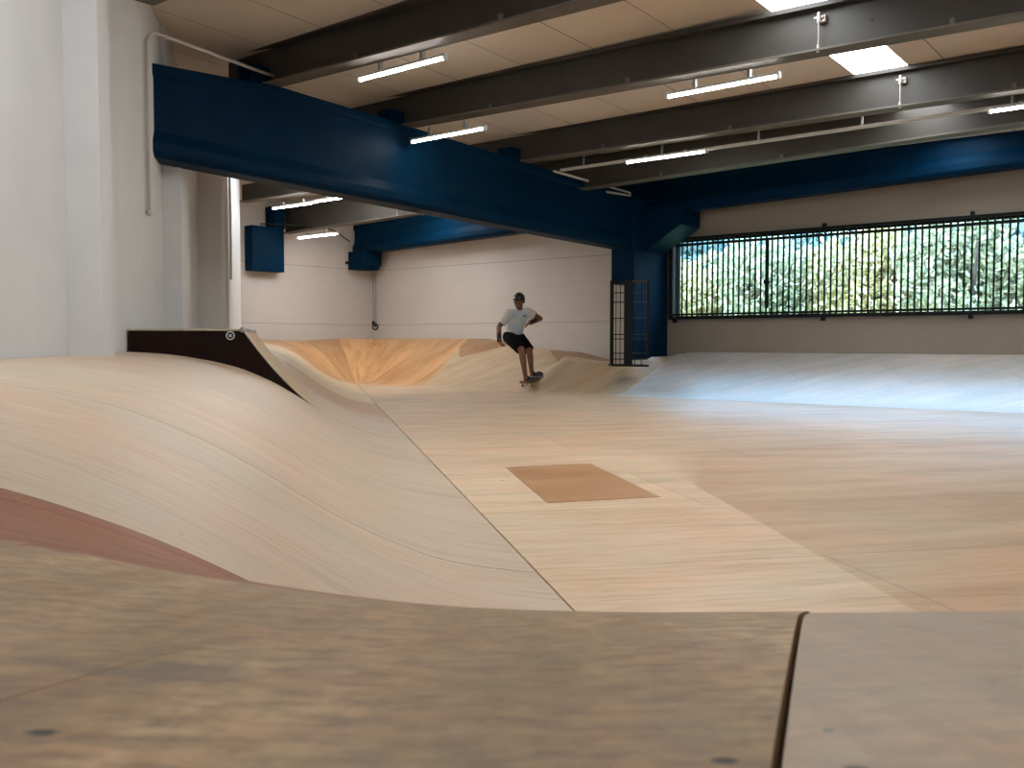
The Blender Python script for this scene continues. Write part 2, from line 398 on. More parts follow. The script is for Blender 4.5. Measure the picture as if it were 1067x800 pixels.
# far left bowl corner
bowl = empty('bowl_corner', (C1[0], C1[1]+1, 0), 'orange plywood bowl corner curving up to the far white walls', 'skate ramp')
def fnC1(ph, s):
    d = arc(-nl, u2, ph); R = wall_dist(C1, d); q = s*min(R, 3.6); p = C1+d*q
    h = lerp(HL(TB), HB(W1), ph)*lerp(F1(q/RUNL), F2(q/RUNB), smooth(ph)); return p[0], p[1], h, q, ph*2.9
sheet_mesh('riding_surface', list(np.linspace(.002, .998, 34)), list(np.linspace(.001, 1, 50)), fnC1, [M['orange']], lambda a, b: 0, bowl)

# bank under the window and the far wall
bb = empty('window_bank', tuple(B(13.9, 5, -.88)), 'straight painted-daylight plywood bank rising to the barred window wall', 'skate ramp')
KEND = 22.0
def valley(W): return smooth((W-8.25)/.45)*smooth((10.7-W)/.8)
def fnB(k, s):
    q = s*2.388; W = W1-k; p = C1-w2*k+u2*q
    return p[0], p[1], HB(W)*F2(min(1.02, q/RUNB*(1+1.15*valley(W)))), q, k
def mB(k, s):
    W = W1-k; q = s*2.388
    if 9.6 < W < 11.3 and q > 1.45+.9*abs(W-10.35): return 1
    if W > 12.75+.32*q: return 2
    if 12.0 < W < 13.5 and q > 1.45+1.1*abs(W-12.95): return 1
    return 0 if W < 8.35 else 3
sheet_mesh('riding_surface', list(np.linspace(.003, 5.6, 220))+list(np.linspace(5.64, KEND, 110)), list(np.linspace(.001, 1, 90)), fnB, [M['bank_back'], M['bank_rust'], M['orange'], M['bank_tan']], mB, bb)

# flat bottom
def flat():
    m = MB(); uv = []
    PR = C1-w2*KEND
    ang = C2+np.array([9.5, 0])
    nr, nc = 40, 40
    for i in range(nr+1):
        a = C2*(1-i/nr)+C1*(i/nr); b = ang*(1-i/nr)+PR*(i/nr)
        a = a+nl*.004
        for j in range(nc+1):
            p = a*(1-j/nc)+b*(j/nc); m.v.append((p[0], p[1], 0)); d = p-L0; uv.append((d@nl, d@al))
    n = nc+1
    for i in range(nr):
        for j in range(nc): m.f.append((i*n+j, i*n+j+1, (i+1)*n+j+1, (i+1)*n+j)); m.mi.append(0)
    m.uv = uv; o = m.build('floor', M['floor'], None, fix=False)
    sd = o.modifiers.new('thickness', 'SOLIDIFY'); sd.thickness = .02; sd.offset = -1
    return struct(o)
flat()
m = MB(); m.hexa([(-16,-9,-.35),(16,-9,-.35),(16,30,-.35),(-16,30,-.35),(-16,-9,-.06),(16,-9,-.06),(16,30,-.06),(-16,30,-.06)])
slab = MB(); slab.bbox(-6.2, 15.3, -8.7, 17, -1.2, -.94); struct(slab.build('floor_slab', M['concrete']))

# plywood patch let into the flat
pp = [deck_pt(527,487,-.88), deck_pt(615,483,-.88), deck_pt(688,518,-.88), deck_pt(570,524,-.88)]
m = MB(); m.hexa([(p[0],p[1],.0005) for p in (pp[3],pp[2],pp[1],pp[0])]+[(p[0],p[1],.003) for p in (pp[3],pp[2],pp[1],pp[0])])
m.uv = [((np.array(p[:2])-L0)@nl, (np.array(p[:2])-L0)@al) for p in m.v]
tag(m.build('plywood_patch', M['patch']), 'small orange brown plywood patch let into the pale flat floor', 'floor patch')

# raised quarter ramp against the left wall
T0, T1 = 8.46, 10.05
def quarter():
    root = empty('quarter_ramp', tuple(LW(.6, 8.9, -.1)), 'raised quarter ramp with dark brown side panel against the left wall', 'skate ramp')
    TOPZ = .098; ktop = .95; kend = 1.5; base = lambda k: HL(9)*F1((2.384-k)/RUNL)-CAMZ
    zt = base(kend)
    def face(k):                              # the concave riding face
        x = (k-ktop)/(kend-ktop); return TOPZ-.012+(zt-TOPZ+.012)*(1.28*x-.28*x*x) if x > 0 else TOPZ-.012
    ks = list(np.linspace(.02, ktop, 14))+list(np.linspace(ktop, kend, 26))[1:]
    m = MB()                                   # side panel, 18 mm thick, its lower edge follows the bank
    rings = []
    for k in ks: 
        zb = base(k)-.012; ztop = max(face(k), zb+.004)
        rings.append([LW(k, T0, zb), LW(k, T0+.018, zb), LW(k, T0+.018, ztop), LW(k, T0, ztop)])
    m.loft(rings); m.build('side_panel', M['dark_panel'], root)
    m = MB(); rings = [[LW(k, T1-.018, base(k)-.012), LW(k, T1, base(k)-.012), LW(k, T1, max(face(k), base(k)-.008)), LW(k, T1-.018, max(face(k), base(k)-.008))] for k in ks]
    m.loft(rings); m.build('side_panel', M['dark_panel'], root)
    # riding surface (with pale raw edge towards us)
    m = MB(); uv = []; kk = list(np.linspace(ktop, kend+.1, 34))
    for t in (T0-.004, T1+.004):
        for k in kk:
            z = face(min(k, kend)); 
            for dz in (0.0, .016): m.v.append(tuple(LW(k, t, (z if k < kend else base(k)+.0)+dz*min(1, max(.05, (kend+.1-k)/.3))))); uv.append((k, t))
    n = len(kk)
    for j in range(n-1):
        a = 2*j; b = 2*n+2*j
        m.f += [(a+1, a+3, b+3, b+1), (a, b, b+2, a+2), (a, a+2, a+3, a+1), (b, b+1, b+3, b+2)]; m.mi += [0, 0, 1, 1]
    m.uv = uv; m.build('riding_surface', [M['kicker_ply'], M['ply_edge']], root)
    m = MB(); m.lbox(.015, ktop-.02, T0-.004, T1+.004, TOPZ-.012, TOPZ+.004); m.build('top_deck', M['ply_edge'], root, bevel=.003)
    m = MB(); m.tube([LW(ktop-.005, T0-.012, TOPZ-.004), LW(ktop-.005, T1+.012, TOPZ-.004)], .024, 14); m.build('coping', M['galv'], root, smooth=True)
    # round sticker: white ring with an eye shape
    cx, cz = .845, .045
    def sp(dx, dz, o=.0): return LW(cx+dx, T0-.0012-o, cz+dz)
    m = MB(); R = .037
    vs = []; N = 32
    for r in (R, R*.78):
        for o in (0, .001): vs += [sp(r*cos(2*pi*j/N), r*sin(2*pi*j/N), o) for j in range(N)]
    fs = []
    for j in range(N):
        k = (j+1) % N; fs += [(N+j, N+k, 3*N+k, 3*N+j), (j, N+j, N+k, k), (2*N+j, 2*N+k, 3*N+k, 3*N+j), (j, k, 2*N+k, 2*N+j)]
    for q in range(0, len(fs), 4):
        m.add([vs[i] for f in fs[q:q+4] for i in f], [(0,1,2,3),(4,5,6,7),(8,9,10,11),(12,13,14,15)])
    # eye: two lids and a pupil
    for sg in (1, -1):
        up = [sp(x*R*.62, sg*R*.34*(1-x*x)**.8, .001) for x in np.linspace(-1, 1, 13)]; lo = [sp(x*R*.62, sg*R*(.34*(1-x*x)**.8-.14*(1-abs(x)**3)), .001) for x in np.linspace(-1, 1, 13)]
        m.add(up+lo, [(i, i+1, 14+i, 13+i) for i in range(12)])
    m.add([sp(R*.2*cos(2*pi*j/16), R*.2*sin(2*pi*j/16), .0012) for j in range(16)], [tuple(range(16))])
    o = m.build('sticker', M['white_metal'], root); o['label'] = 'round white eye sticker on the dark panel'
quarter()

# ------------------------------------------------------------------ the hall
ZC = lambda U: 3.24-.045*(U-6.6)              # ceiling height
ZT = 4.2; ZB = -1.2
def S(m, name, mat): return struct(m.build(name, mat))
m = MB(); m.lbox(-.3, 0, -7, 20.5, ZB, ZT); S(m, 'wall_left', M['wall'])
m = MB(); m.lbox(0, .21, 6.56, 6.91, ZB, ZT)
m.lbox(0, .185, 10.52, 11.14, ZB, 1.88); m.lbox(0, .05, 10.52, 11.14, 2.72, ZT)
m.lbox(0, .22, 15.65, 18.1, ZB, ZT)
rg = [[LW(.32*sin(pi*j/20), 13.9-.32*cos(pi*j/20), z) for j in range(21)] for z in (ZB, ZT)]
m.loft(rg); S(m, 'trim_1', M['wall'])
m = MB(); m.bbox(9.5, 15.4, 16.57, 16.87, ZB, ZT); S(m, 'wall_back', M['wall_line'])
m = MB(); m.bbox(15.15, 15.4, 9.0, 16.6, ZB, ZT); S(m, 'wall_far', M['wall_line'])
# window wall with its long opening
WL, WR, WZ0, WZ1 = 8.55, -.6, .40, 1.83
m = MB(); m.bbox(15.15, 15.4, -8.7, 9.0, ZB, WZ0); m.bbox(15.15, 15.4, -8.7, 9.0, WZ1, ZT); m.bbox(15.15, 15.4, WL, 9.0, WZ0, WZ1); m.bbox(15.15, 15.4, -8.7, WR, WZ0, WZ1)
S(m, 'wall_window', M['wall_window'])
# right and rear walls (behind the view) with unseen daylight openings, the rear one added to flatten the light
m = MB(); RW = -8.5
m.bbox(-6, 15.4, RW-.25, RW, ZB, .7); m.bbox(-6, 15.4, RW-.25, RW, 1.7, ZT); m.bbox(-6, -4, RW-.25, RW, .7, 1.7); m.bbox(5, 15.4, RW-.25, RW, .7, 1.7)
S(m, 'wall_right', M['wall'])
m = MB(); m.bbox(-6.25, -6, -9, 17, ZB, .0); m.bbox(-6.25, -6, -9, 17, 2.0, ZT); m.bbox(-6.25, -6, 5, 17, 0, 2.0); m.bbox(-6.25, -6, -9, -7, 0, 2.0); S(m, 'wall_rear', M['wall'])
# ceiling with two strips of skylight
SK = ((3.27, 3.86), (13.1, 13.75))
m = MB()
edges = [-8.7, SK[0][0], SK[0][1], SK[1][0], SK[1][1], 17]
for a, b in ((edges[0], edges[1]), (edges[2], edges[3]), (edges[4], edges[5])):
    m.hexa([B(-6.2,a,ZC(-6.2)),B(15.4,a,ZC(15.4)),B(15.4,b,ZC(15.4)),B(-6.2,b,ZC(-6.2)),B(-6.2,a,ZC(-6.2)+.3),B(15.4,a,ZC(15.4)+.3),B(15.4,b,ZC(15.4)+.3),B(-6.2,b,ZC(-6.2)+.3)])
SU0, SU1 = -6., 14.3
for a, b in SK:
    for q0, q1 in ((-6.2, SU0), (SU1, 15.4)):
        m.hexa([B(q0,a,ZC(q0)),B(q1,a,ZC(q1)),B(q1,b,ZC(q1)),B(q0,b,ZC(q0)),B(q0,a,ZC(q0)+.3),B(q1,a,ZC(q1)+.3),B(q1,b,ZC(q1)+.3),B(q0,b,ZC(q0)+.3)])
S(m, 'ceiling', M['ceil'])
for n, (a, b) in enumerate(SK):
    m = MB(); m.hexa([B(q,c,ZC(q)+dz) for dz in (.01, .03) for q, c in ((SU0,a),(SU1,a),(SU1,b),(SU0,b))]); S(m, 'window_%d' % (n+2), M['sky_pane'])

# window: frame and glass
kg = NT('window glass'); tr = kg.node('ShaderNodeBsdfTransparent'); gl = kg.node('ShaderNodeBsdfGlossy'); gl.inputs['Roughness'].default_value = .02
fr = kg.node('ShaderNodeFresnel'); fr.inputs['IOR'].default_value = 1.3; mx = kg.node('ShaderNodeMixShader')
tr.inputs['Color'].default_value = (.9,.96,.97,1)
kg.l(fr.outputs[0], mx.inputs[0]); kg.l(tr.outputs[0], mx.inputs[1]); kg.l(gl.outputs[0], mx.inputs[2]); kg.l(mx.outputs[0], kg.out.inputs['Surface']); M['glass'] = kg.m
m = MB(); fw = .05
m.bbox(15.25, 15.31, WR, WL, WZ0, WZ0+fw); m.bbox(15.25, 15.31, WR, WL, WZ1-fw, WZ1); m.bbox(15.25, 15.31, WL-fw, WL, WZ0, WZ1); m.bbox(15.25, 15.31, WR, WR+fw, WZ0, WZ1)
win = S(m, 'window_1', M['black_metal'])
m = MB(); m.bbox(15.275, 15.283, WR+fw, WL-fw, WZ0+fw, WZ1-fw); g = m.build('pane', M['glass'], win)

# security grille before the window
gr = empty('window_grille', tuple(B(15.08, 4, .4)), 'long black steel bar grille across the window wall opening', 'grille')
G0, G1 = 8.60, -.65
m = MB(); m.bbox(15.06, 15.10, G1, G0, 1.80, 1.845); m.build('top_rail', M['black_metal'], gr, bevel=.003)
m = MB(); m.bbox(15.06, 15.10, G1, G0, 1.69, 1.735); m.build('rail', M['black_metal'], gr, bevel=.003)
m = MB(); m.bbox(15.06, 15.10, G1, G0, .455, .49); m.build('rail', M['black_metal'], gr, bevel=.003)
m = MB(); m.bbox(15.06, 15.10, G1, G0, .385, .43); m.build('bottom_rail', M['black_metal'], gr, bevel=.003)
for W in (G0-.035, G1+.035):
    m = MB(); m.bbox(15.055, 15.105, W-.04, W+.04, .385, 1.845); m.build('stile', M['black_metal'], gr, bevel=.003)
bar0 = None; Wb = G0-.16
while Wb > G1+.1:
    if bar0 is None:
        m = MB(); m.bbox(15.068, 15.092, Wb-.0125, Wb+.0125, .40, 1.83); bar0 = m.build('bar', M['black_metal'], gr); w0 = Wb
    else:
        o = bar0.copy(); C.objects.link(o); o.location = bar0.location+(B(0,Wb,0)-B(0,w0,0))
    Wb -= .1
for W in (8.5, 5.77, 3.55, .9):
    for z in (1.875, .355):
        m = MB(); m.bbox(15.075, 15.15, W-.025, W+.025, z-.03, z+.03); m.build('lug', M['black_metal'], gr, bevel=.004)
m = MB(); m.tube([B(15.02,6.72,.99), B(15.07,6.72,.99)], .045, 16); m.bbox(15.05, 15.07, 6.69, 6.75, .55, 1.7); m.build('lock', M['black_metal'], gr)

# blue concrete beams
def beam_ring(c, z0, z1, fn, sc=1.0):         # I-shaped section with a bulb below; fn(offset, z)
    h = z1-z0
    pts = [(-.15,0),(.15,0),(.2,.05),(.2,.15),(.13,.27),(.13,h-.14),(.17,h-.1),(.17,h),(-.17,h),(-.17,h-.1),(-.13,h-.14),(-.13,.27),(-.2,.15),(-.2,.05)]
    return [fn(c+p*sc, z0+q) for p, q in pts]
bm_ = empty('main_beam', tuple(B(9.5, 8.93, 1.7)), 'massive blue beam crossing the hall from the left wall to the blue column', 'beam')
m = MB(); rings = []
for U, zb, zt in ((4.9,1.845,2.75),(6.7,1.79,2.845),(10.3,1.685,2.69),(14.1,1.585,2.52)):
    rings.append(beam_ring(8.93, zb, zt, lambda q, z, U=U: B(U, q, z)))
m.loft(rings); m.build('beam_body', M['blue'], bm_, bevel=.012)
rb = empty('window_beam', tuple(B(14.62, 3, 2.3)), 'blue beam over the barred window right of the blue column', 'beam')
lb = empty('far_beam', tuple(B(14.62, 12, 2.1)), 'blue beam high on the far wall left of the column, behind the main beam', 'beam')
def zbot(W): return 2.24-.030*(W-8)
def ztop(W): return 2.835-.027*(W-9.1)
for root, Wa, Wc in ((rb, -8.4, 8.7), (lb, 9.1, 16.5)):
    m = MB(); rings = [beam_ring(14.66, zbot(W), ztop(W), lambda q, z, W=W: B(q, W, z), .9) for W in np.linspace(Wa, Wc, 4)]
    m.loft(rings); m.build('beam_body', M['blue'], root, bevel=.012)
m = MB()                                       # corbel under the left end of the far beam
def prism(m, prof, U0, U1):                    # prof of (W, z)
    m.loft([[B(U0,W,z) for W, z in prof], [B(U1,W,z) for W, z in prof]])
prism(m, [(16.56,1.62),(16.08,1.62),(15.98,1.75),(15.98,2.03),(16.56,2.03)], 14.4, 14.9); m.build('corbel', M['blue'], lb, bevel=.01)
m = MB(); m.tube([B(14.35,16.35,1.78),B(14.35,16.6,1.78)], .03, 10); m.build('conduit_box', M['black_metal'], lb)
col = empty('blue_column', tuple(B(14.5, 8.85, -.4)), 'blue concrete column between the far wall and the barred window', 'column')
m = MB(); m.bbox(13.95, 15.14, 8.66, 8.84, ZB, 1.0); m.bbox(13.95, 15.14, 8.66, 9.12, .985, 2.5); m.build('shaft', M['blue'], col, bevel=.02)
m = MB(); m.bbox(14.35, 14.95, 8.55, 9.2, 2.45, 2.82); m.build('head', M['blue'], col, bevel=.01)
m = MB(); prism(m, [(8.68,1.55),(7.95,1.98),(7.95,2.26),(8.68,2.26)], 14.3, 15.0); m.build('corbel', M['blue'], col, bevel=.01)
m = MB(); prism(m, [(9.08,1.6),(9.7,1.98),(9.7,2.2),(9.08,2.2)], 14.3, 15.0); m.build('corbel', M['blue'], col, bevel=.01)
cb = empty('wall_corbel', tuple(B(12, 16.45, 1.5)), 'blue block corbel on the far left wall holding the last grey purlin', 'corbel')
m = MB(); m.bbox(11.62, 12.42, 16.3, 16.56, 1.44, 2.36); m.build('block', M['blue'], cb, bevel=.01)
m = MB(); m.bbox(12.14, 12.42, 16.25, 16.56, 2.34, 2.8); m.build('upstand', M['blue'], cb, bevel=.01)

# grey steel purlins
def purlin(U, z88, slope, Wa, Wc, label, h=.42, rods=True, cleat=True):
    root = empty('steel_purlin', tuple(B(U, 8.8, z88)), label, 'roof beam')
    fl, ft = .11, .022
    zz = lambda W: z88+slope*(W-8.8)
    def ring(pts): return [[B(U+a, W, zz(W)+b) for a, b in pts] for W in (Wa, Wc)]
    m = MB(); m.loft(ring([(-.01,ft),(.01,ft),(.01,h),(-.01,h)])); m.build('web', M['grey_steel'], root)
    m = MB(); m.loft(ring([(-fl,0),(fl,0),(fl,ft),(-fl,ft)])); m.build('bottom_flange', M['flange'], root, bevel=.004)
    m = MB(); m.loft(ring([(-fl,h-ft),(fl,h-ft),(fl,h+.02),(-fl,h+.02)])); m.build('top_flange', M['grey_steel'], root)
    if cleat:
        m = MB(); m.bbox(U-.26, U-.012, 8.82, 9.06, z88-.04, z88+.2); m.build('cleat', M['blue'], root, bevel=.005)
    if rods:
        for W in rods:
            z = zz(W); m = MB()
            m.bbox(U-.06, U-.01, W-.05, W+.03, z+.27, z+.33); m.tube([B(U-.09,W,z+.27),B(U-.09,W,z+.35)], .014, 10)
            m.tube([B(U-.07,W-.04,z+.31),B(U-.07,W+.05,z+.31)], .011, 8)
            m.tube([B(U-.09,W,z+.3),B(U-.09,W,z+.03)], .0055, 8); m.tube([B(U-.09,W,z-.01),B(U-.09,W,z+.06)], .013, 10)
            m.build('tie_rod', M['conduit'], root)
    for W in (7.3, 5.4, 2.2):
        m = MB(); m.bbox(U-.105, U-.075, W-.02, W+.02, zz(W)+ft-.002, zz(W)+.075); m.build('clip', M['flange'], root)
    for W in (2.9,):
        m = MB(); m.tube([B(U-.012,W,zz(W)+.22),B(U-.018,W,zz(W)+.22)], .016, 10); m.build('bolt_hole', M['cable'], root)
purlin(4.42, 2.95, .013, -8.4, 7.75, 'grey steel roof purlin nearest the camera, just its tip at the top left', rods=(), cleat=False)
purlin(6.56, 2.845, .013, -8.4, 9.6, 'grey steel roof purlin nearest, above the leftmost tube light', rods=(3.4,))
purlin(8.65, 2.75, .018, -8.4, 11.6, 'grey steel roof purlin second nearest, between the two skylight panes', rods=(3.35,))
purlin(11.05, 2.645, .008, -8.4, 15.8, 'grey steel roof purlin with the cable tray slung below it', rods=(3.35, 13.4))
purlin(12.62, 2.435, -.02, -8.4, 16.5, 'last grey steel roof purlin, just before the blue beams', h=.55, rods=(13.0,), cleat=True)

# tube lights
def tube_light(U, Wa, z, label, drop=.14, first=[]):
    mid = Wa-.61
    root = empty('tube_light', tuple(B(U, mid, z)), label, 'ceiling light')
    ln = .61
    m = MB(); prof = [(-.02,.028),(.02,.028),(.028,.0),(-.028,.0)]
    m.loft([[B(U+a, mid+q, z+b+.012) for a, b in prof] for q in (-ln, ln)]); m.build('housing', M['white_metal'], root)
    m = MB(); m.loft([[B(U+.021*cos(t), mid+q, z+.012-.026*sin(t)) for t in np.linspace(0, pi, 9)] for q in (-ln+.012, ln-.012)]); m.build('tube', M['tube'], root)
    for q in (-ln, ln):
        m = MB(); m.bbox(U-.03, U+.03, mid+q-.012, mid+q+.012, z-.02, z+.044); m.build('end_cap', M['white_metal'], root, bevel=.004)
    for q in (-.3, .3):
        m = MB(); m.bbox(U-.02, U+.02, mid+q-.018, mid+q+.018, z+.04, z+drop); m.build('bracket', M['galv'], root)
    return root
tube_light(6.72, 7.52, 2.72, 'tube light hung under the nearest purlin, leftmost over the main beam')
tube_light(8.6, 8.64, 2.53, 'tube light close above the main blue beam, second from left')
tube_light(8.80, 5.05, 2.56, 'tube light below the second purlin left of the skylights')
tube_light(11.25, 7.10, 2.475, 'tube light on the cable tray before the blue column', .06)
tube_light(11.25, 2.50, 2.475, 'tube light on the cable tray cut by the right picture edge', .06)
tube_light(11.25, 15.09, 2.54, 'tube light seen beneath the main beam at far left', .1)
tube_light(12.5, 15.92, 2.14, 'tube light hanging before the far left white wall', .12)
tube_light(11.25, 13.80, 2.555, 'tube light end to end behind the far left tube, under the main beam', .1)
tube_light(13.4, 14.25, 2.50, 'tube light above the far beam, mostly hidden by the main beam', .1)
for U, W in ((6.72, 2.6), (4.6, 1.0), (2.4, 3.2), (8.8, .2), (2.4, -.5), (.3, 2.6), (.4, -.2), (-2.0, -1.5)):  # unseen tubes added to brighten the foreground and even out the hall
    tube_light(U, W, 2.6+.05*(6.7-U), 'tube light added outside the picture to brighten the bowl', .14)['group'] = 'tube lights added outside the picture'
ct = empty('cable_tray', tuple(B(11.4, 5, 2.5)), 'pale metal cable tray running under the third purlin', 'cable tray')
m = MB()
def strip(m, U0, U1, za, zb, Wa, Wc): m.hexa([B(U0,Wa,za),B(U1,Wa,za),B(U1,Wc,zb),B(U0,Wc,zb),B(U0,Wa,za+.03),B(U1,Wa,za+.03),B(U1,Wc,zb+.03),B(U0,Wc,zb+.03)])
strip(m, 11.31, 11.39, 2.535, 2.505, -8.4, 8.3); m.build('rail', M['conduit'], ct)
for W in (7.9, 6.6, 5.2, 3.9, 2.3, .8):
    m = MB(); m.bbox(11.34, 11.36, W-.012, W+.012, 2.53, 2.72); m.build('hanger', M['galv'], ct)

# conduits, cables, rope
def pipe(name, pts, r, mat, label, cat, clips=()):
    root = empty(name, tuple(pts[0]), label, cat)
    m = MB(); m.tube(pts, r, 8); m.build('pipe', mat, root, smooth=True)
    for p in clips:
        m = MB(); m.ball(p, (.03,.03,.035)); m.build('connector', mat, root)
pts = [LW(.03,9.52,1.22)]+[LW(.03,9.52,z) for z in (2.0,2.83)]
corner_p = LW(.03,9.52,2.93); end_p = B(6.62,8.75,2.93)
for q in np.linspace(0, 1, 5)[1:]:
    pts.append(LW(.03,9.52,2.83).lerp(corner_p, q).lerp(corner_p.lerp(end_p, .06), q))
pts.append(end_p)
pipe('conduit', pts, .018, M['conduit'], 'white conduit up the left wall bending over the main beam', 'conduit', [LW(.03,9.52,1.22), end_p])
pipe('conduit', [LW(.25,15.7,.98), LW(.25,15.7,3.0)], .022, M['white_metal'], 'thin white pipe down the left wall beside the round column', 'conduit')
a = B(11.7,8.7,2.60); b = B(13.85,8.68,2.53)
pipe('conduit', [a, a.lerp(b,.5), b, b+Vector((0,0,-.05)), B(13.2,8.72,2.47)], .02, M['conduit'], 'pale conduit on top of the main beam near the blue column', 'conduit')
pipe('cable', [B(11.9,16.4,2.42), B(12.3,15.9,2.40), B(13.4,15.9,2.39), B(14.4,16.5,2.26)], .014, M['cable'], 'black cable sagging below the far left purlins', 'cable')
rp = empty('rope', tuple(B(15.1, 16.4, 1.6)), 'thin double rope hanging on the far wall near the corner with a knotted end', 'rope')
for d in (0, .09):
    m = MB(); m.tube([B(15.11,16.5-d,1.75),B(15.1,16.49-d,1.0),B(15.1,16.47-d*.8,.42)], .008, 6); m.build('strand', M['rope'], rp)
m = MB(); c = B(15.09,16.42,.33)
m.tube([c+Vector((.06*cos(t), 0, .07*sin(t))) for t in np.linspace(pi/2, 2.45*pi, 18)], .016, 8); m.ball(c+Vector((-.04,0,.09)), .045); m.ball(c+Vector((0,0,.03)), .035); m.build('knot', M['cable'], rp)

# black wire gate in the recess by the column
gt = empty('wire_gate', tuple(B(14.2, 9.4, -.38)), 'tall black wire mesh gate standing against the blue column', 'gate')
def gpt(x, y, U): 
    r = cam_ray(x, y); k = U/(u2@r[:2]); p = r*k; return Vector((p[0], p[1], p[2]+CAMZ))
GZ0, GZ1 = -.385, .97
PA = B(13.98, 9.32, 0); PB = B(14.5, 9.15, 0)          # left leaf along the recess, right leaf before the column
P0 = Vector((at_depth(637.5,340,15.25).x, 15.25, CAMZ)); P1 = Vector((at_depth(655,340,16.0).x, 16.0, CAMZ)); P2 = Vector((at_depth(675,340,15.0).x, 15.0, CAMZ))
P1 = Vector((at_depth(655,340,15.05).x, 15.05, CAMZ))
def vbar(p, r, name, z0=GZ0, z1=GZ1):
    m = MB(); q = Vector((p.x, p.y, CAMZ)); dx = Vector((r,0,0)); dy = Vector((0,r,0)); z0 = Vector((0,0,z0)); z1 = Vector((0,0,z1))
    m.hexa([q-dx-dy+z0, q+dx-dy+z0, q+dx+dy+z0, q-dx+dy+z0, q-dx-dy+z1, q+dx-dy+z1, q+dx+dy+z1, q-dx+dy+z1]); return m.build(name, M['black_metal'], gt)
vbar(P0, .028, 'post'); vbar(P1, .055, 'post'); vbar(P2, .02, 'post', GZ0+.1)
for p, q, n in ((P0, P1, 4), (P1, P2, 3)):
    for z in (GZ1-.02, GZ1-.2, .62, .36, .10, .03, -.2, GZ0+.09):
        m = MB(); m.tube([p+Vector((0,0,z)), q+Vector((0,0,z))], .009 if z not in (GZ1-.02,) else .022, 6); m.build('cross_wire', M['black_metal'] if p is P0 else M['grey_steel'], gt)
    for i in range(1, n):
        vbar(p.lerp(q, i/n), .006, 'upright_wire')
m = MB(); dz = Vector((0,0,GZ0)); bk = Vector((0,.55,0)); q4 = [P0+dz, P2+dz+Vector((.02,0,0)), P2+dz+bk, P0+dz+bk]
m.hexa([p-Vector((0,0,.03)) for p in q4]+q4); m.build('base_plate', M['black_metal'], gt)

# ------------------------------------------------------------------ outside
m = MB(); m.bbox(15.5, 70, -40, 50, -1.8, -1.4); o = m.build('ground', M['grass']); struct(o)
def leaf_mat(name, cols):
    k = NT(name); geo = k.node('ShaderNodeNewGeometry')
    c = k.ramp(geo.outputs['Random Per Island'], [(i/(len(cols)-1), q) for i, q in enumerate(cols)])
    k.l(c, k.b.inputs['Base Color']); k.b.inputs['Roughness'].default_value = .6
    tl = k.node('ShaderNodeBsdfTranslucent'); k.l(c, tl.inputs['Color']); mx = k.node('ShaderNodeMixShader'); mx.inputs[0].default_value = .35
    k.l(k.b.outputs[0], mx.inputs[1]); k.l(tl.outputs[0], mx.inputs[2]); k.l(mx.outputs[0], k.out.inputs['Surface'])
    return k.m
LM = [leaf_mat('cream leaves', [(.30,.22,.08), (.52,.41,.19), (.66,.56,.33), (.38,.33,.14)]),
      leaf_mat('teal leaves', [(.03,.08,.08), (.14,.22,.2), (.3,.37,.32), (.08,.16,.15)]),
      leaf_mat('pale green leaves', [(.19,.19,.1), (.42,.39,.22), (.58,.52,.34), (.3,.31,.18)])]
def tree(U, W, zc, R, H, mat, label, n=6000, ls=.1):
    base = B(U, W, -1.45); root = empty('tree', tuple(base), label, 'tree', None)
    m = MB(); top = B(U, W, zc)
    m.tube([base, base.lerp(top, .5)+Vector((.1,0,0)), top], [.16,.12,.05], 8)
    for i in range(5):
        a = 2*pi*i/5+U; e = top+Vector((R*.6*cos(a), R*.6*sin(a), H*.4)); m.tube([base.lerp(top, .55+.06*i), e], [.07,.02], 6)
    m.build('trunk', M['bark'], root)
    nl_ = 22; cs = []
    for i in range(nl_):
        v = rng.normal(size=3); v /= np.linalg.norm(v); r = rng.random()**.5*.75; cs.append((v*r*np.array([R, R, H]), .28+.22*rng.random()))
    per = n//nl_; V = []; 
    for c, rr in cs:
        d = rng.normal(size=(per, 3)); d /= np.linalg.norm(d, axis=1)[:, None]; rad = rr*(.75+.3*rng.random(per))[:, None]
        P = c+d*rad*np.array([R, R, H*1.0])
        a = rng.normal(size=(per, 3)); a /= np.linalg.norm(a, axis=1)[:, None]; b = np.cross(a, rng.normal(size=(per, 3))); b /= np.linalg.norm(b, axis=1)[:, None]
        sz = ls*(.6+.8*rng.random(per))[:, None]
        V.append(np.stack([P-a*sz, P+b*sz*.45, P+a*sz, P-b*sz*.45], 1))
    V = np.concatenate(V).reshape(-1, 3)+np.array([top.x, top.y, top.z])
    me = bpy.data.meshes.new('crown'); nq = len(V)//4
    me.vertices.add(len(V)); me.vertices.foreach_set('co', V.ravel()); me.loops.add(len(V)); me.loops.foreach_set('vertex_index', np.arange(len(V)))
    me.polygons.add(nq); me.polygons.foreach_set('loop_start', np.arange(nq)*4); me.update(calc_edges=True); me.materials.append(mat)
    link(bpy.data.objects.new('crown', me), root)
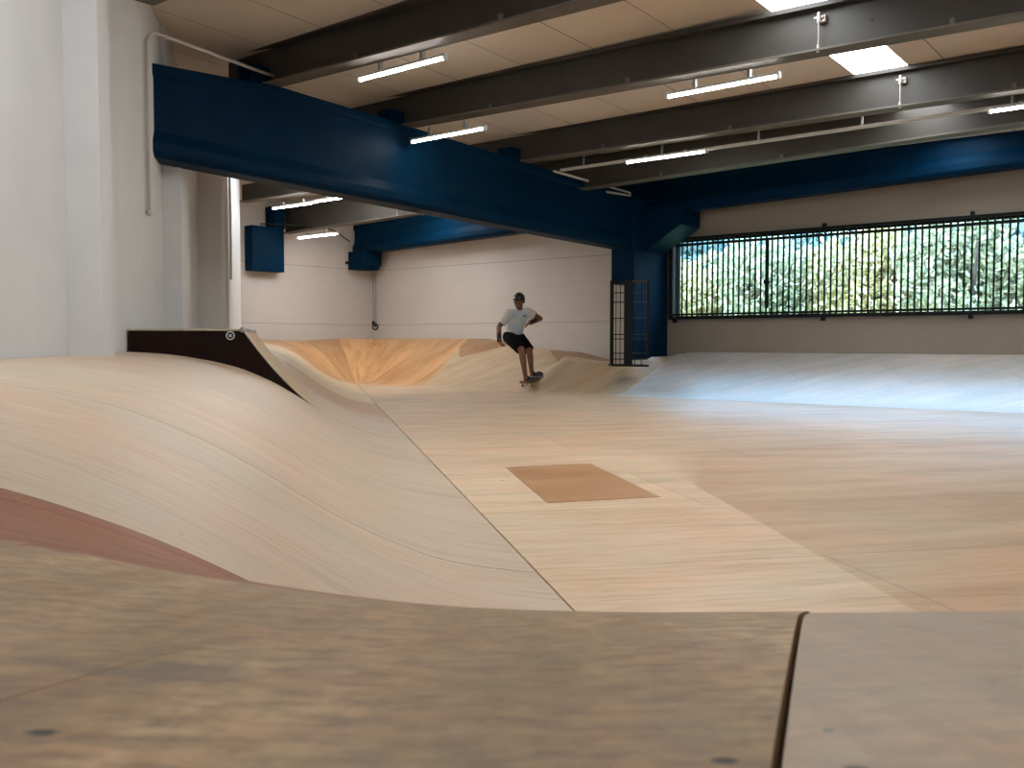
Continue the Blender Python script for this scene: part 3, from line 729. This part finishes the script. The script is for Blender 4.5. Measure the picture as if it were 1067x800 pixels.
TL = [(23,12.6,.9,1.7,1.9,0,'cream leaved tree outside, at the left end of the barred window'),
      (22.5,9.9,1.0,1.7,2.1,2,'pale green tree outside, second from the window\'s left end'),
      (23,7.4,1.1,1.6,2.0,0,'cream leaved tree outside behind the grille lock'),
      (22,5.2,1.2,1.7,2.1,2,'pale green tree outside at the middle of the window'),
      (22.5,3.0,.9,1.6,2.0,1,'teal green tree outside right of the window\'s middle'),
      (22,1.0,1.1,1.7,2.1,2,'pale green tree outside at the right picture edge'),
      (29,15.0,1.6,2.6,2.6,1,'dark teal tree farthest outside at left'),
      (30,10.5,2.2,2.8,3.0,1,'dark teal tree farthest outside, behind the cream tree'),
      (30,6.0,2.4,2.8,3.0,1,'dark teal tree farthest outside at the window\'s middle'),
      (29,1.5,2.6,2.8,3.2,1,'dark teal tree farthest outside at right')]
for U, W, zc, R, H, mi, lab in TL: tree(U, W, zc, R, H, LM[mi], lab, 9000 if U < 25 else 9000, .1 if U < 25 else .16)

# ------------------------------------------------------------------ the skater
def bowl_height(x, y):
    P = np.array([x, y]); U = u2@P; W = w2@P
    return HB(W)*F2((U-UB)/RUNB) if U > UB else 0.0
M['skin'] = plain('tanned skin', (.2,.085,.05), .5, var=.15, scale=12)
M['shirt'] = plain('white cotton', (.62,.66,.68), .85, var=.1, scale=6)
kq = NT('white cotton with pale blue wash'); tcq = kq.node('ShaderNodeTexCoord'); fq = kq.noise(tcq.outputs['Object'], 3.2, 3)
kq.l(kq.ramp(fq, [(.42, (.66,.65,.63)), (.55, (.55,.64,.72)), (.68, (.4,.58,.74))]), kq.b.inputs['Base Color']); kq.b.inputs['Roughness'].default_value = .85; M['shirt'] = kq.m
M['shorts'] = plain('black cloth', (.004,.0045,.006), .9, spec=.1, var=.3)
M['helmet'] = plain('black helmet shell', (.012,.014,.015), .3, var=.2)
M['guard'] = plain('black wrist guard', (.012,.01,.01), .6, var=.3)
M['shoe'] = plain('dark suede shoe', (.03,.022,.02), .8, var=.3, scale=30)
M['rubber'] = plain('pale rubber sole', (.3,.27,.24), .7)
M['grip'] = plain('black grip tape', (.014,.013,.013), .9, var=.3, scale=80)
M['maple'] = plain('maple board edge', (.3,.17,.09), .6, var=.2)
M['wheel'] = plain('worn wheel', (.2,.18,.16), .5)
M['eye'] = plain('eye', (.02,.015,.012), .2)
sk = empty('person', tuple(at_depth(553, 404, 16.65)), 'skateboarder in white t-shirt, black shorts and black helmet crouching on a board', 'person')
A = at_depth
def fuse(name, m, mat, voxel, parent, it=4):
    o = m.build(name, mat, None, smooth=True)
    r = o.modifiers.new('r', 'REMESH'); r.mode = 'VOXEL'; r.voxel_size = voxel
    s_ = o.modifiers.new('s', 'SMOOTH'); s_.iterations = it; s_.factor = .5
    dg = bpy.context.evaluated_depsgraph_get(); me = bpy.data.meshes.new_from_object(o.evaluated_get(dg))
    old = o.data; o.modifiers.clear(); o.data = me; bpy.data.meshes.remove(old); me.name = name
    me.materials.clear(); me.materials.append(mat); me.polygons.foreach_set('use_smooth', [True]*len(me.polygons))
    o.parent = parent; o.matrix_parent_inverse = Matrix.Translation(-parent.location)
    return o
def limb(m, pts, rs, n=14, ends=True):
    m.tube(pts, list(rs), n)
    for p, r in zip(pts, rs):
        if ends: m.ball(p, r*.99, nu=14, nv=9)
J = dict(hipL=A(530.5,351,16.78), kneeL=A(543.5,364.5,16.36), ankL=A(547.6,392.5,16.46), hipR=A(539.5,351,16.9), kneeR=A(551.8,365.5,16.6), ankR=A(553.8,387,16.86),
         pel=A(534.8,349.5,16.86), waist=A(536,342,16.8), chest=A(539.3,331.5,16.72), neck=A(541,323.5,16.68), head=A(540.6,313.2,16.6),
         shL=A(529.5,326.8,16.62), elL=A(519.8,340.5,16.58), wrL=A(520,353.0,16.42), shR=A(550,325.3,16.76), elR=A(563.2,331.8,16.72), wrR=A(554.5,335.3,16.52))
m = MB()
# trunk
limb(m, [J['pel'], J['waist'], J['chest'], J['neck']], [.12,.10,.11,.06], 18)
for a, r in (('shL', .075), ('shR', .075)): limb(m, [J['chest'].lerp(J['neck'], .35), J[a]], [.08, r*.8])
# neck and head
F = Vector((-.50,-.84,-.16)).normalized(); X_ = F.cross(Vector((.03,0,1))).normalized(); Z_ = X_.cross(F).normalized()
HM = Matrix((X_, F, Z_)).transposed()                  # columns: right, forward, up
hd = J['head']; hp = lambda x, y, z: hd+HM@Vector((x, y, z))
limb(m, [J['neck'], hp(0,-.02,-.05)], [.062,.058])
m.ball(hp(0,-.012,.03), (.076,.094,.098), HM); m.ball(hp(0,.022,-.045), (.06,.068,.075), HM); m.ball(hp(0,.055,-.088), (.03,.028,.026), HM)
limb(m, [hp(0,.088,.012), hp(0,.108,-.022)], [.011,.017]); m.ball(hp(.0,.1,-.026), (.02,.014,.011), HM)
limb(m, [hp(-.042,.078,.026), hp(.042,.078,.026)], [.014,.014]); m.ball(hp(0,.083,-.055), (.026,.012,.011), HM)
for sx in (-1, 1): m.ball(hp(sx*.077,-.01,-.01), (.012,.02,.032), HM); m.ball(hp(sx*.04,.066,-.022), (.022,.02,.02), HM)
# legs
for L in 'LR':
    limb(m, [J['hip'+L], J['hip'+L].lerp(J['knee'+L], .5), J['knee'+L]], [.1,.086,.06]); k, a = J['knee'+L], J['ank'+L]
    limb(m, [k, k.lerp(a, .28)+Vector((0,.012,0)), k.lerp(a, .7), a], [.058,.062,.046,.038])
    limb(m, [J['pel'], J['hip'+L]], [.12,.11])
# arms and hands
def hand(w, tip, palm_n, thumb_side, curl):
    d = (tip-w).normalized(); n = Vector(palm_n); n = (n-d*n.dot(d)).normalized(); s = d.cross(n).normalized()*thumb_side
    L = .19; kn = w+d*.095
    limb(m, [w, w+d*.03], [.028,.03])
    for q in (-.028,-.009,.01,.028): limb(m, [w+d*.02+s*q*.6, kn+s*q], [.016,.0135], 10)
    for q, ln in ((.03,.072),(.0105,.08),(-.0095,.075),(-.0285,.06)):
        b = kn+s*q; p1 = b+d*ln*.42+n*ln*curl*.25; p2 = p1+d*ln*.32+n*ln*curl*.5; p3 = p2+d*ln*.2+n*ln*curl*.6
        limb(m, [b, p1, p2, p3], [.0105,.0098,.009,.0075], 8)
    b = w+d*.03+s*.03; p1 = b+(d*.5+s*.8).normalized()*.04; p2 = p1+(d*.85+s*.35+n*.3).normalized()*.03; limb(m, [w+d*.02+s*.012, b, p1, p2], [.016,.0145,.0115,.009], 8)
for L, tip, pn, ts in (('L', A(523.3,363.3,16.3), (1,.3,.2), 1), ('R', A(546,338.2,16.42), (-.2,-.5,-.9), -1)):
    limb(m, [J['sh'+L], J['el'+L]], [.058,.044]); e, w = J['el'+L], J['wr'+L]
    limb(m, [e, e.lerp(w, .35), w], [.044,.043,.029]); hand(w, tip, pn, ts, .55)
# ankles and feet inside the shoes
toe = {'L': A(545.6,397.2,16.27), 'R': A(561.5,389.6,16.74)}
for L in 'LR':
    a = J['ank'+L]; limb(m, [a, a+Vector((0,0,-.045))], [.038,.036]); 
fuse('body', m, M['skin'], .0055, sk, 3)
for sx in (-1, 1):
    e = MB(); e.ball(hp(sx*.032,.0905,.004), (.013,.006,.006), HM, 10, 6); e.build('eye', M['eye'], sk, smooth=True)
# shirt
m = MB()
wq = J['waist']; low = J['pel'].lerp(wq, .12)
def oval(c, rx, ry, ax, n=20):
    ay = Vector((0,0,1)).cross(ax).normalized(); return [c+ax*(rx*cos(2*pi*j/n))+ay*(ry*sin(2*pi*j/n)) for j in range(n)]
ax = (J['shR']-J['shL']); ax.z = 0; ax.normalize()
m.loft([oval(low, .182,.15,ax), oval(wq, .17,.14,ax), oval(wq.lerp(J['chest'], .6), .178,.145,ax), oval(J['chest'], .2,.15,ax), oval(J['chest'].lerp(J['neck'], .5), .185,.125,ax), oval(J['chest'].lerp(J['neck'], .82), .11,.09,ax), oval(J['neck'], .075,.072,ax)])
for L in 'LR':
    s0, e = J['sh'+L], J['el'+L]; limb(m, [J['chest'].lerp(J['neck'], .5), s0], [.11,.085]); m.tube([s0, s0.lerp(e, .45), s0.lerp(e, .74 if L == 'L' else .6)], [.083,.08,.083], 16)
fuse('shirt', m, M['shirt'], .008, sk, 3)
pa = A(545.2,329.6,16.52); pb = A(548.8,328.2,16.54); lg = MB()
lg.tube([pa, pa.lerp(pb,.4)+Vector((0,0,-.006)), pb], [.012,.011,.004], 8); o = lg.build('chest_mark', M['guard'], sk); o['label'] = 'small black mark on the shirt chest'
# shorts
m = MB(); m.loft([oval(J['pel']+Vector((0,0,-.1)), .15,.15,ax), oval(J['pel'], .178,.155,ax), oval(low+Vector((0,0,.02)), .165,.138,ax)])
for L in 'LR':
    h, k = J['hip'+L], J['knee'+L]; m.ball(h, .12); m.tube([h, h.lerp(k, .5), h.lerp(k, .93)], [.122,.112,.1], 18)
fuse('shorts', m, M['shorts'], .009, sk, 4)
# helmet
m = MB(); n, nv = 28, 10; R = (.098,.122,.112); vs = []; fs = []
def hrow(th, sc): return [hp(R[0]*sc*sin(th)*cos(2*pi*j/n), -.012+R[1]*sc*sin(th)*sin(2*pi*j/n), .035+R[2]*sc*cos(th)-(.045 if False else 0)+.0) for j in range(n)]
ths = [.02+(pi*.56)*i/nv for i in range(nv+1)]
def drop(row, i):                                     # the shell comes lower over ears and nape
    if i < nv-2: return row
    return [p-Z_*(.018*(i-nv+3)*max(0, .4-sin(2*pi*j/n))) for j, p in enumerate(row)]
m.loft([drop(hrow(t, 1), i) for i, t in enumerate(ths)]+[drop(hrow(t, .9), i) for i, t in reversed(list(enumerate(ths)))], cap=True)
he = m.build('helmet', M['helmet'], sk, smooth=True)
m = MB(); c = hp(.012,.1125,.062); c = hp(.03,.100,.065); m.ball(c, (.022,.009,.014), HM, 12, 6); o = m.build('badge', M['white_metal'], he, smooth=True); o.matrix_parent_inverse = Matrix.Identity(4)
m = MB()
for sx in (-1, 1): m.tube([hp(sx*.084,.0,.0), hp(sx*.078,.022,-.06), hp(sx*.03,.05,-.112), hp(0,.058,-.118)], .006, 6)
m.build('chin_strap', M['guard'], sk)
# wrist guards
for L, tip in (('L', A(523.3,363.3,16.3)), ('R', A(546,338.2,16.42))):
    e, w = J['el'+L], J['wr'+L]; d = (tip-w).normalized(); m = MB(); m.tube([w.lerp(e, .42), w.lerp(e, .1), w, w+d*.05], [.045,.041,.039,.045], 14); m.build('wrist_guard', M['guard'], sk, smooth=True)
# board
def board():
    near = A(545.2,401.0,16.28); far = A(562.5,393.2,17.0)
    near.z = bowl_height(near.x, near.y)+.118; far.z = bowl_height(far.x, far.y)+.124
    c = near.lerp(far, .5); fx = (far-near).normalized(); up = Vector((0,0,1)); sy = up.cross(fx).normalized(); up = fx.cross(sy); L = .80; Wd = .105
    root = empty('skateboard', tuple(c), 'skateboard with black grip tape and pale wheels under the rider', 'skateboard')
    P = lambda x, y, z: c+fx*x+sy*y+up*z
    xs = np.linspace(-L/2, L/2, 33)
    def zc(x): q = max(0, abs(x)-.27); return .38*q+.9*q*q
    def hw(x): q = max(0, (abs(x)-.29)/.11); return Wd*sqrt(max(.002, 1-q*q))
    def slabm(z0, z1, k=1.0):
        q = MB(); q.loft([[P(x,-hw(x)*k,zc(x)+z0+.006), P(x,0,zc(x)+z0), P(x,hw(x)*k,zc(x)+z0+.006), P(x,hw(x)*k,zc(x)+z1+.006), P(x,0,zc(x)+z1), P(x,-hw(x)*k,zc(x)+z1+.006)] for x in xs]); return q
    slabm(-.012, 0).build('deck', M['maple'], root); slabm(.0005, .0025, .99).build('grip_tape', M['grip'], root)
    for tx in (-.21, .21):
        q = MB(); q.hexa([P(tx+a, b, z) for z, s1 in ((-.032, .7), (-.012, 1)) for a, b in ((-.035*s1,-.025),(.035*s1,-.025),(.035*s1,.025),(-.035*s1,.025))]); q.tube([P(tx,-.098,-.055), P(tx,.098,-.055)], .011, 10); q.tube([P(tx,0,-.03), P(tx,0,-.058)], .018, 10)
        tr_ = q.build('truck', M['galv'], root)
        for sg in (-1, 1):
            q = MB(); q.tube([P(tx,sg*.072,-.055), P(tx,sg*.078,-.055), P(tx,sg*.1,-.055), P(tx,sg*.106,-.055)], [.022,.027,.027,.022], 18); wl_ = q.build('wheel', M['wheel'], tr_, smooth=True); wl_.matrix_parent_inverse = Matrix.Identity(4)
    return P
BP = board()
# shoes planted on the deck
def shoe(heel, toe_, ank):
    d = (toe_-heel); d.normalize(); up = Vector((0,0,1)); s = up.cross(d).normalized(); Ls = .285
    q = lambda x, y, z: heel+d*x+s*y+up*z
    rows = []
    for x, w_, h in ((0,.026,.06),(.02,.034,.085),(.07,.036,.098),(.12,.038,.078),(.17,.045,.06),(.22,.046,.05),(.265,.036,.038),(.285,.015,.028)):
        rows.append([q(x, w_*cos(t), .018+max(0,h-.018)*max(0, sin(t)) if sin(t) >= 0 else .018+.006*sin(t)) for t in np.linspace(0, 2*pi, 17)[:-1]])
    mm = MB(); mm.loft(rows); mm.tube([q(.06,0,.07), ank+Vector((0,0,-.01)).lerp(Vector((0,0,0)), 0)], [.04,.043], 12)
    sh = mm.build('shoe', M['shoe'], sk, smooth=True)
    mm = MB(); mm.loft([[q(x, w_*cos(t), .0015+.018*(0 if sin(t) < 0 else 1)) for t in np.linspace(0, 2*pi, 17)[:-1]] for x, w_ in ((-.004,.02),(.0,.03),(.02,.038),(.12,.042),(.2,.05),(.265,.04),(.29,.016))])
    so_ = mm.build('sole', M['rubber'], sh); so_.matrix_parent_inverse = Matrix.Identity(4)
for L, bx, ty in (('L', -.2, -1), ('R', .22, -1)):
    an = J['ank'+L]; base_ = BP(bx, 0, .0035); dirx = (toe[L]-an); dirx.z = 0; dirx.normalize()
    heel = base_-dirx*.13; shoe(heel, heel+dirx*.285, an)


# ------------------------------------------------------------------ light
wd = bpy.data.worlds.new('sky'); bpy.context.scene.world = wd; wd.use_nodes = True; wt = wd.node_tree
bg = wt.nodes['Background']; tc = wt.nodes.new('ShaderNodeTexCoord'); sp = wt.nodes.new('ShaderNodeSeparateXYZ'); rp_ = wt.nodes.new('ShaderNodeValToRGB')
wt.links.new(tc.outputs['Generated'], sp.inputs[0]); wt.links.new(sp.outputs[2], rp_.inputs[0])
e_ = rp_.color_ramp.elements
e_[0].position = 0; e_[0].color = (.20,.225,.24,1)
e_[1].position = .75; e_[1].color = (1.2,2.05,3.1,1)
q_ = e_.new(.2); q_.color = (.3,.36,.4,1); q_ = e_.new(.4); q_.color = (1.2,2.05,3.1,1)
wt.links.new(rp_.outputs[0], bg.inputs['Color']); bg.inputs['Strength'].default_value = 8.0
sl = bpy.data.lights.new('sun', 'SUN'); sl.energy = 8.5; sl.angle = .01; sl.color = (1,.95,.86)
so = bpy.data.objects.new('sun', sl); C.objects.link(so)
sd_ = Vector((u2[0]*.75-w2[0]*.35, u2[1]*.75-w2[1]*.35, -.62)); so.rotation_euler = sd_.to_track_quat('-Z', 'Y').to_euler(); so.location = (0,0,30)
def portal(c, nrm, sx, sy):
    L = bpy.data.lights.new('daylight_portal', 'AREA'); L.shape = 'RECTANGLE'; L.size = sx; L.size_y = sy; L.cycles.is_portal = True
    o = bpy.data.objects.new('daylight_portal', L); C.objects.link(o); o.location = c
    z = -Vector(nrm).normalized(); y = Vector((0,0,1)); x = y.cross(z).normalized(); o.matrix_world = Matrix.Translation(c) @ Matrix((x, y, z)).transposed().to_4x4()
portal(B(15.45, (WL+WR)/2, (WZ0+WZ1)/2), B(0,0,0)-B(1,0,0), WL-WR, WZ1-WZ0)
portal(B(.5, RW-.3, 1.2), B(0,1,0)-B(0,0,0), 9, 1.0)
portal(B(-6.3, -1, 1.0), B(1,0,0)-B(0,0,0), 12, 2.0)

# ------------------------------------------------------------------ camera
cd = bpy.data.cameras.new('camera'); co = bpy.data.objects.new('camera', cd); C.objects.link(co)
cd.sensor_fit = 'HORIZONTAL'; cd.sensor_width = 36; cd.lens = FPX*36/1067; cd.clip_start = .02; cd.clip_end = 200
co.location = (0,0,CAMZ); co.rotation_euler = (pi/2-PITCH, 0, 0)
cd.dof.use_dof = True; cd.dof.focus_distance = 9; cd.dof.aperture_fstop = 18
sc = bpy.context.scene; sc.camera = co
sc.view_settings.view_transform = 'Standard'; sc.view_settings.look = 'None'; sc.view_settings.gamma = 1; sc.view_settings.use_curve_mapping = False
sc.view_settings.exposure = -.12
sc.cycles.use_denoising = True; sc.cycles.max_bounces = 8; sc.cycles.diffuse_bounces = 5; sc.cycles.sample_clamp_indirect = 6
